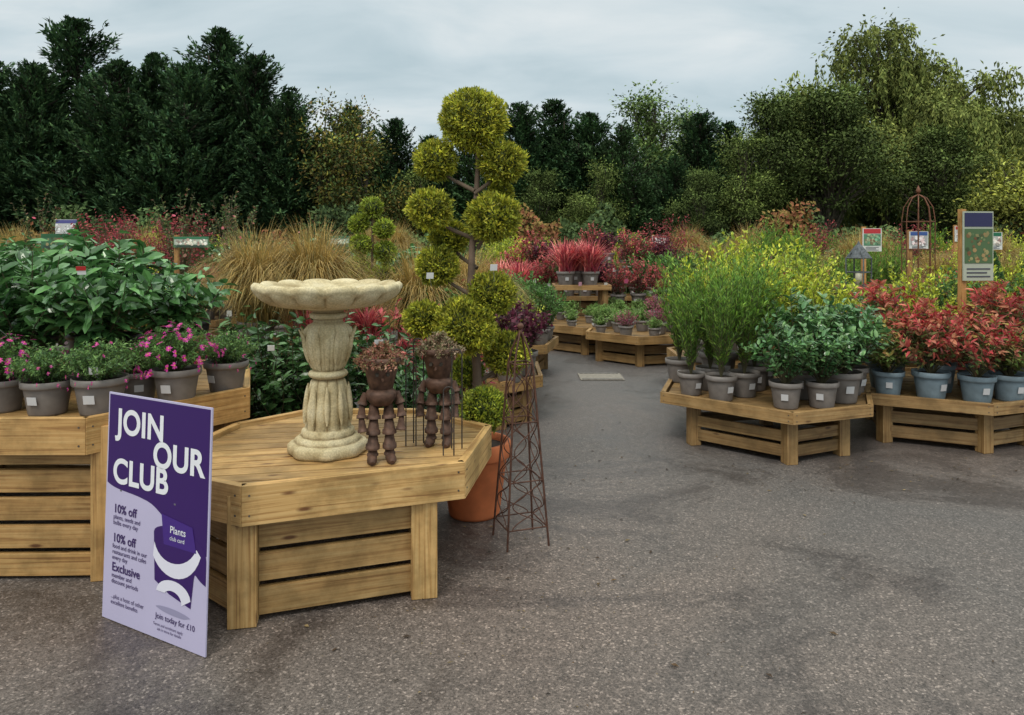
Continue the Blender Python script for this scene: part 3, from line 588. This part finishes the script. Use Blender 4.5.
for x,y in ((1.75,12.2),(2.1,12.3),(2.4,12.0)): put('crimson_shrub',x,y,.5,1.0)
for x,y in ((-5.2,9.4),(-4.6,9.8),(-5.0,11),(3.1,15),(8.3,15.5),(7.0,17),(-4.9,8.9)): put('small_maple',x,y,.3,1.1)
for x,y in ((-4.1,9.2),(-3.6,9.6),(-3.9,10.2),(-6.3,9.9)): put('rose_bush',x,y,.65,1.15)
for x,y,k_,s in ((2.3,7.6,'lime_shrub',1.35),(2.8,7.3,'lime_shrub',1.35),(3.2,7.5,'mid_green',1.1),(2.0,8.0,'mid_green',1.1),(2.6,8.2,'lime_shrub',1.35),(3.4,7.3,'white_flower',1.1),(3.9,7.3,'lime_shrub',1.1),(4.4,7.3,'mid_green',1.1),(4.8,7.4,'lime_shrub',1.1),(3.6,7.15,'mid_dark',1.1),(1.9,7.3,'lime_shrub',1.2),(5.2,7.2,'mid_green',1.1),(3.0,8.6,'crimson_shrub',1.3),(2.3,8.8,'crimson_shrub',1.2),(5.4,6.6,'crimson_shrub',1.1),(5.0,6.5,'mid_green',1.1),(5.3,6.9,'purple_shrub',1.3)): put(k_,x,y,.40,s)
for x0_,y0_ in ((2.55,7.75),(3.9,7.1),(5.1,6.9)):
    pass
place(TM[0],'wooden_display_table',(2.5,7.8,0),.2,(1.1,1.1,1.0)); place(TM[1],'wooden_display_table',(5.1,6.95,0),.2,(.8,.8,1.0))

# ------------------------------------------------------------ small signs and labels
def plant_sign(loc,rot,w,h,post,head,pic,name='plant_information_sign',body=(.70,.70,.68)):
    mb=MB(); box(mb,(0,.025,0),(0,.025,post+h+.02),.045,.045,(.75,.62,.5),'wood',up=(0,1,0))
    x0,x1=-.02,w-.02
    box(mb,(x0,-.012,post+h/2),(x1,-.012,post+h/2),.012,h,body,'card',tint=0)
    box(mb,(x0+.01,-.020,post+h*.88),(x1-.01,-.020,post+h*.88),.003,h*.20,head,'card',tint=0)
    box(mb,(x0+.01,-.020,post+h*.50),(x1-.01,-.020,post+h*.50),.003,h*.50,pic,'card',tint=0)
    for q in range(40):
        a,b_=rng.uniform(x0+.03,x1-.03),rng.uniform(.28,.72); r=rng.uniform(.008,.024)
        lathe(mb,[(r,0),(.0005,.0005)],(0,0,0),6,np.array(pic)*rng.uniform(.4,2.2)+np.array([rng.uniform(0,.25),0,0]),'card')
        mb.V[-1]=np.stack([mb.V[-1][:,0]+a,-.023-mb.V[-1][:,2],mb.V[-1][:,1]+post+h*b_],-1)
    for q in range(3): box(mb,(x0+.03,-.020,post+h*(.06+.055*q)),(x1-.03-.03*(q%2),-.020,post+h*(.06+.055*q)),.003,h*.02,(.08,.08,.1),'card',tint=0)
    return mb.obj(name,loc,rot)
plant_sign((3.79,6.2,.36),.10,.27,.58,.90,(.03,.03,.09),(.08,.14,.06),body=(.42,.45,.36))
for x,y,z,w,h,hd,pc,bd in [(-5.7,9.0,.3,.40,.18,(.03,.12,.05),(.06,.16,.08),(.05,.14,.07)),(-4.0,8.8,.3,.42,.13,(.05,.2,.1),(.45,.5,.42),(.10,.2,.1)),(4.0,8.4,.3,.2,.26,(.5,.04,.05),(.1,.25,.15),(.7,.7,.68)),(4.85,9,.3,.22,.22,(.05,.1,.3),(.4,.4,.4),(.7,.7,.68)),(5.5,8.6,.3,.2,.2,(.02,.15,.08),(.5,.5,.45),(.7,.7,.68)),(-2.7,11,.3,.3,.16,(.05,.15,.08),(.3,.4,.3),(.1,.2,.1)),(2.9,15.2,.3,.3,.2,(.4,.1,.1),(.5,.5,.5),(.7,.7,.68)),(7.2,12,.4,.3,.25,(.4,.05,.05),(.5,.5,.5),(.7,.7,.68)),(-8,13,.5,.5,.3,(.1,.1,.3),(.6,.6,.6),(.7,.7,.68))]:
    plant_sign((x,y,z),rng.uniform(-.2,.2),w,h,1.25-h*.3,hd,pc,body=bd)
mb=MB()
for i in range(60):
    y=rng.uniform(7.5,13); x=rng.uniform(-.7*y,.75*y)
    if y<10 and .1<x<1.3: continue
    z=rng.uniform(.8,1.1); tag(mb,(x,y,z),rng.uniform(-.6,.6),random.choice([(.7,.7,.7),(.65,.65,.6),(.5,.1,.2),(.6,.3,.4),(.3,.4,.5)]),.05,.06)
    tubes(mb,[(x,y+.01,z-.03),(x,y+.02,z-.45)],.002,4,(.2,.25,.12),'card')
for x,y,z in ((-2.20,3.78,1.44),(-2.62,3.72,1.2),(-1.45,4.45,.95),(-.46,4.15,1.4),(-.10,4.05,1.45),(-.62,3.44,1.12),(-1.98,3.5,.98)): 
    tag(mb,(x,y,z),.3,(.75,.75,.75),.04,.035)
    if x<-2.15: tag(mb,(x,y-.006,z+.015),.3,(.5,.03,.03),.045,.022)
    tubes(mb,[(x,y+.01,z-.02),(x,y+.12,z-.10)],.0015,4,(.4,.4,.4),'card')
mb.obj('plant_labels')
mb=MB(); 
for s in ((-1,-1),(1,-1),(1,1),(-1,1)): tubes(mb,[(s[0]*.11,s[1]*.11,.0),(s[0]*.11,s[1]*.11,.36),(0,0,.52)],.010,5,(.10,.11,.12),'rusty_metal')
for z in (.01,.18,.36): 
    for a,b_ in (((-1,-1),(1,-1)),((1,-1),(1,1)),((1,1),(-1,1)),((-1,1),(-1,-1))): tubes(mb,[(a[0]*.11,a[1]*.11,z),(b_[0]*.11,b_[1]*.11,z)],.008,5,(.10,.11,.12),'rusty_metal')
lathe(mb,[(.001,.0),(.04,.0),(.04,.15),(.001,.16)],(0,0,.01),12,(.5,.47,.36),'card')
lathe(mb,[(.17,.36),(.06,.50),(.03,.53),(.001,.58)],(0,0,0),4,(.10,.11,.12),'rusty_metal',smooth=False)
lm=mb.mesh('garden_lantern'); place(lm,'garden_lantern',(3.75,8.0,1.10),.7,.85)
table('wooden_display_table',[(3.4,7.7),(4.7,7.7),(4.7,8.4),(3.4,8.4)],1.10,.08,[(3.5,7.8),(4.6,7.8),(4.6,8.3),(3.5,8.3)],3,tint=(.5,.46,.40))
mb=MB(); n=42000
X=rng.uniform(-24,26,n); hh=1.9+.5*np.sin(X*.9)+.35*np.sin(X*2.3+1)+.2*np.sin(X*5.1); Z=hh*rng.uniform(0,1,n)**.75; Y=22.3+rng.normal(size=n)*.35
cc=pick([(.05,.08,.03),(.08,.12,.04),(.035,.06,.02)],n)*(1+.35*np.sin(X*1.3+2)*np.sin(X*.37))[:,None]
sred=(np.sin(X*.83+1)>.82); cc[sred]=pick([(.16,.06,.03),(.14,.1,.03)],sred.sum())
leaves(mb,np.stack([X,Y,Z],-1),rng.normal(size=(n,3)),np.array([0,-1,.6])+rng.normal(size=(n,3))*.5,.16,.09,cc,'quad','tree_foliage')
mb.obj('hedge')

# ------------------------------------------------------------ trees
def cone(mb,x0,y0,z0,h,r,nb,nl,cols,L,W,pw=.72):
    t=rng.uniform(0,1,nb)**1.0; az=rng.uniform(0,2*PI,nb)
    ln=r*((1-t)**pw)*(1+.22*np.sin(az*3+t*9)+.13*np.sin(t*23+az*2))*rng.uniform(.65,1.25,nb)+.05
    ln*=np.minimum(1,.6+t*3)
    zb=z0+h*t*.97; up_=rng.uniform(.1,.75,nb)+.5*t
    D=np.stack([np.cos(az),np.sin(az),up_],-1); B=np.stack([np.full(nb,x0),np.full(nb,y0),zb],-1)
    tp=B+D*ln[:,None]; mid=B+D*ln[:,None]*.5-np.array([0,0,.06]); tubes(mb,np.stack([B,mid,tp],1),np.array([.035,.02,.006]),3,(.06,.045,.035),'bark')
    n=nb*nl; w=(ln+.45)/np.sum(ln+.45); i=rng.choice(nb,n,p=w); s=.15+1.0*rng.uniform(0,1,n)**.8; sp_=(1.2-s).clip(.18,1)*(.5+.5*(1-t[i]))
    sag=-.12*np.sin(s*3.1)
    P=B[i]+D[i]*(ln[i]*s)[:,None]+rng.normal(size=(n,3))*(np.array([.28,.28,.20])*sp_[:,None]); P[:,2]+=sag*ln[i]
    dd=nrm(D[i]+rng.normal(size=(n,3))*.5+np.array([0,0,.1])); N=nrm(np.array([0,0,1.])+rng.normal(size=(n,3))*.5)
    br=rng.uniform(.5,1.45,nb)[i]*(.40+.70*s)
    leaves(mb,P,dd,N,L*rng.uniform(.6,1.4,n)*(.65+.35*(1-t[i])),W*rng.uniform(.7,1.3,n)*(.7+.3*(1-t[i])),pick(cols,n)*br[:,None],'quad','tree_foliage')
def conifer_mesh(H=10,R=2.4,seedc=0):
    mb=MB(); cols=[(.020,.045,.021),(.034,.066,.028),(.050,.088,.032)] if seedc!=2 else [(.038,.072,.028),(.055,.095,.036),(.03,.055,.02)]
    tubes(mb,[(0,0,-.1),(.05,0,H*.5),(0,.05,H*.97)],[.22,.13,.03],8,(.07,.05,.04),'bark')
    cone(mb,0,0,.1,H*.98,R,380,68,cols,.25,.095)
    for q in range(9):
        a=rng.uniform(0,6.28); rr=R*rng.uniform(.25,.7); h=H*rng.uniform(.5,.93)*(1-.15*rr/R); hb=h*rng.uniform(.3,.55); tubes(mb,[(0,0,hb*.6),(rr*.8*math.cos(a),rr*.8*math.sin(a),hb),(rr*math.cos(a),rr*math.sin(a),h)],[.08,.06,.02],5,(.07,.05,.04),'bark')
        cone(mb,rr*math.cos(a),rr*math.sin(a),hb,h-hb,R*.44,72,50,cols,.24,.09)
    return mb.mesh('conifer_tree')
def broad_mesh(H=9,R=2.8,cols=G1,K=95,nl=190,leaf=.16,cr=.6,weep=0,z0=.28,name='broadleaf_tree',lobes=9):
    mb=MB(); tubes(mb,[(0,0,-.1),(.08,.03,H*.18),(0,0,H*.35),(.05,0,H*.6),(0,.05,H*.85)],[.26,.21,.17,.1,.03],9,(.10,.08,.06),'bark')
    cz=H*(z0+1)/2; hz=H*(1-z0)/2
    ld=nrm(rng.normal(size=(lobes,3))*np.array([1,1,.9])); ld[0]=(0.1,0,1); lc=ld*rng.uniform(.45,.72,(lobes,1)); lr=rng.uniform(.24,.42,lobes)
    li=rng.integers(0,lobes,K); d=nrm(rng.normal(size=(K,3)))
    Q=lc[li]+d*(lr[li]*rng.uniform(.4,1,K)**.5)[:,None]
    C=np.array([0,0,cz])+Q*np.array([R,R,hz])
    lt=rng.uniform(.78,1.22,lobes)
    st=np.stack([np.zeros(K),np.zeros(K),np.clip(C[:,2]*rng.uniform(.35,.7,K),H*.2,H*.75)],-1); mid=(st+C)/2+np.array([0,0,.3])-(C-st)*np.array([.1,.1,0])
    tubes(mb,np.stack([st,mid,C],1),np.array([.07,.04,.012]),4,(.10,.08,.06),'bark')
    n=K*nl; i=rng.integers(0,K,n); g=rng.normal(size=(n,3)); crr=cr*rng.uniform(.6,1.35,K)
    P=C[i]+g*(crr[i,None]*np.array([.62,.62,.40]))
    D=nrm(g+rng.normal(size=(n,3))*.8-np.array([0,0,.3+weep])); N=nrm(np.array([0,0,1.])+rng.normal(size=(n,3))*.6)
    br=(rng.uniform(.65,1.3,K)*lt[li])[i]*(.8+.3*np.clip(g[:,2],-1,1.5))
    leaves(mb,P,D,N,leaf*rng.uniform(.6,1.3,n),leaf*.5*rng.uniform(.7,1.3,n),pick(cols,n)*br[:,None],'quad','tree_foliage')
    if weep:
        m_=K*12; i=rng.integers(0,K,m_); S0=C[i]+rng.normal(size=(m_,3))*cr*.6; ln=rng.uniform(.5,1.8,m_)*weep; o_=nrm(S0*np.array([1,1,0]))*.3; k=30
        t=rng.uniform(0,1,(m_,k)); P=S0[:,None]+o_[:,None]*(np.sin(t*1.5))[...,None]*1.0; P[...,2]-=ln[:,None]*t**1.2; P=P.reshape(-1,3)+rng.normal(size=(m_*k,3))*.045
        nn=len(P); leaves(mb,P,np.array([0,0,-1.])+rng.normal(size=(nn,3))*.35,rng.normal(size=(nn,3)),leaf*1.2,leaf*.4,pick(cols,nn)*np.repeat(rng.uniform(.7,1.25,m_)*lt[li][i],k)[:,None],'quad','tree_foliage')
    return mb.mesh(name)
CF=[conifer_mesh(10,2.6,0),conifer_mesh(10,2.4,0),conifer_mesh(10,2.7,2),conifer_mesh(10,2.5,0)]
BR_D=[broad_mesh(9,3.0,[(.065,.09,.025),(.095,.125,.034),(.045,.068,.02)]),broad_mesh(9,2.8,[(.10,.135,.034),(.14,.17,.045),(.065,.095,.025)])]
BR_L=broad_mesh(9,2.1,[(.12,.18,.055),(.17,.23,.07),(.09,.14,.045)],K=85,nl=140,z0=.2,cr=.5,leaf=.15)
AUT=broad_mesh(7,2.4,[(.20,.17,.03),(.09,.12,.03),(.06,.10,.03),(.06,.09,.03),(.16,.10,.03)],K=85,nl=160,z0=.1)
WC=[(.14,.165,.045),(.19,.21,.055),(.10,.13,.035)]
WIL=[broad_mesh(10,3.4,WC,K=110,nl=120,weep=.9,leaf=.17,z0=.2,cr=.55),broad_mesh(10,3.1,WC,K=105,nl=120,weep=.9,leaf=.17,z0=.2,cr=.55)]
YEL=broad_mesh(5,2.0,[(.28,.28,.05),(.20,.22,.05),(.14,.16,.04)],K=60,nl=150,z0=.05)
def tree(me,name,px,top,d,base,wx=1.0):
    h=1.6+(240-top)*d/740.; s=h/base; place(me,name,((px-512)/740.*d,d,0),rng.uniform(0,6.28),(s*wx,s*wx,s))
for px,top,d,v,wx in [(-60,50,27,0,1.1),(-8,50,26,1,1.1),(35,55,26,3,1.1),(77,8,28,0,1.15),(118,52,26,1,1.2),(155,45,27,3,1.15),(188,55,25,0,1.1),(220,20,28,1,1.25),(255,45,27,0,1.15),(288,84,26,3,1.1),
   (395,112,31,0,1.1),(430,130,30,1,1.2),(470,135,30,2,1.2),(520,96,29,3,1.25),(553,93,30,1,1.25),(590,106,29,0,1.25),(622,118,28,2,1.2),(700,106,30,0,1.2),(728,116,31,1,1.2),(675,150,27,3,1.1),(760,125,33,0,1.1),(350,98,32,2,1.1),(1090,100,30,0,1)]:
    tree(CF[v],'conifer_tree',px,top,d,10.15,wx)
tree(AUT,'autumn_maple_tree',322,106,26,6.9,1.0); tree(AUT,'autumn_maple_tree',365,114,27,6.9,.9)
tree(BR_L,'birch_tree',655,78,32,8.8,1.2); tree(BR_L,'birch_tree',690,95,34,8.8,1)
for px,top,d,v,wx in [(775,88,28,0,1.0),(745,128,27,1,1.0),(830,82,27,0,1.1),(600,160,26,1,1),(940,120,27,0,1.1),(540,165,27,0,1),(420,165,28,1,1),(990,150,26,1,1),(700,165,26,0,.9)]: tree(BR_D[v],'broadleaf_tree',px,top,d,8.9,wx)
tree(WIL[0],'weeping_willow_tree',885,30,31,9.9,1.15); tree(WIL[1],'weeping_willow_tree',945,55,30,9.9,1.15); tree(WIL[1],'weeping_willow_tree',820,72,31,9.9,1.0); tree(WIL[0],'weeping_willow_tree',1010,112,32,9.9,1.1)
tree(YEL,'golden_tree',1015,160,22.8,4.9,1.0); tree(YEL,'golden_tree',1070,170,24,4.9,1)
mb=MB(); n=60000
X=rng.uniform(-42,46,n); hh=4.4+1.2*np.sin(X*.7)+.8*np.sin(X*1.9+1); Z=hh*rng.uniform(0,1,n)**.8; Y=36+rng.normal(size=n)*.8-Z*.1
leaves(mb,np.stack([X,Y,Z],-1),rng.normal(size=(n,3)),np.array([0,-1,.6])+rng.normal(size=(n,3))*.5,.45,.25,pick([(.02,.04,.015),(.035,.06,.022),(.05,.075,.03)],n),'quad','tree_foliage')
mb.add([(-44,37.2,0),(48,37.2,0),(48,37.2,3.4),(-44,37.2,3.4)],[(0,1,2,3)],(.015,.025,.012),'tree_foliage')
mb.obj('distant_tree_line')

# ------------------------------------------------------------ world, sun, camera
w=bpy.data.worlds.new('World'); bpy.context.scene.world=w; w.use_nodes=True; nt=w.node_tree; nt.nodes.clear(); n=nt.nodes.new; l=nt.links.new
EL,AZ=55,205
sky=n('ShaderNodeTexSky'); sky.sky_type='NISHITA'; sky.sun_disc=False; sky.sun_elevation=math.radians(EL); sky.sun_rotation=math.radians(AZ)
tc=n('ShaderNodeTexCoord'); sx=n('ShaderNodeSeparateXYZ'); l(tc.outputs['Generated'],sx.inputs[0])
ad=n('ShaderNodeMath'); ad.operation='MAXIMUM'; l(sx.outputs[2],ad.inputs[0]); ad.inputs[1].default_value=0.0
ad2=n('ShaderNodeMath'); ad2.operation='ADD'; l(ad.outputs[0],ad2.inputs[0]); ad2.inputs[1].default_value=.22
dv=n('ShaderNodeVectorMath'); dv.operation='DIVIDE'; l(tc.outputs['Generated'],dv.inputs[0]); cb=n('ShaderNodeCombineXYZ')
for i in range(3): l(ad2.outputs[0],cb.inputs[i])
l(cb.outputs[0],dv.inputs[1])
mp=n('ShaderNodeMapping'); mp.inputs['Scale'].default_value=(1.0,1.7,1); l(dv.outputs[0],mp.inputs[0])
ns=n('ShaderNodeTexNoise'); ns.inputs['Scale'].default_value=1.5; ns.inputs['Detail'].default_value=6; ns.inputs['Roughness'].default_value=.5; ns.inputs['Distortion'].default_value=.4; l(mp.outputs[0],ns.inputs['Vector'])
rp=ramp(n,[(0.30,(.46,.58,.63)),(0.5,(.61,.71,.75)),(0.72,(.80,.85,.86))]); l(ns.outputs['Fac'],rp.inputs[0])
# overcast sky: luminance rises towards the zenith and turns more neutral
mr=n('ShaderNodeMapRange'); mr.inputs['From Min'].default_value=.30; mr.inputs['From Max'].default_value=1; mr.inputs['To Min'].default_value=0; mr.inputs['To Max'].default_value=1; l(sx.outputs[2],mr.inputs['Value'])
zc=mixc(n,l,(10.,10.,10.),(29.5,27.,24.),mr.outputs[0])
sc=n('ShaderNodeVectorMath'); sc.operation='MULTIPLY'; l(rp.outputs[0],sc.inputs[0]); l(zc,sc.inputs[1])
mx=n('ShaderNodeMix'); mx.data_type='RGBA'; mx.inputs[0].default_value=.94; l(sky.outputs[0],mx.inputs[6]); l(sc.outputs[0],mx.inputs[7])
bg=n('ShaderNodeBackground'); bg.inputs['Strength'].default_value=.1; l(mx.outputs[2],bg.inputs[0])
o=n('ShaderNodeOutputWorld'); l(bg.outputs[0],o.inputs[0])
sd=bpy.data.lights.new('sun','SUN'); sd.energy=1.5; sd.angle=math.radians(18); sd.color=(1,.94,.85)
so=bpy.data.objects.new('sun',sd); bpy.context.collection.objects.link(so)
az=math.radians(AZ); dirv=Vector((math.sin(az)*math.cos(math.radians(EL)),math.cos(az)*math.cos(math.radians(EL)),math.sin(math.radians(EL))))
so.rotation_euler=dirv.to_track_quat('Z','Y').to_euler(); so.location=(0,0,20)
cd=bpy.data.cameras.new('camera'); cd.lens=26; cd.sensor_width=36; cd.shift_y=-.1147; cd.clip_end=1500; cd.clip_start=.05
co=bpy.data.objects.new('camera',cd); bpy.context.collection.objects.link(co); co.location=(0,0,1.6); co.rotation_euler=(PI/2,0,0)
bpy.context.scene.camera=co
sc_=bpy.context.scene; sc_.view_settings.view_transform='Standard'; sc_.view_settings.look='None'; sc_.view_settings.exposure=0
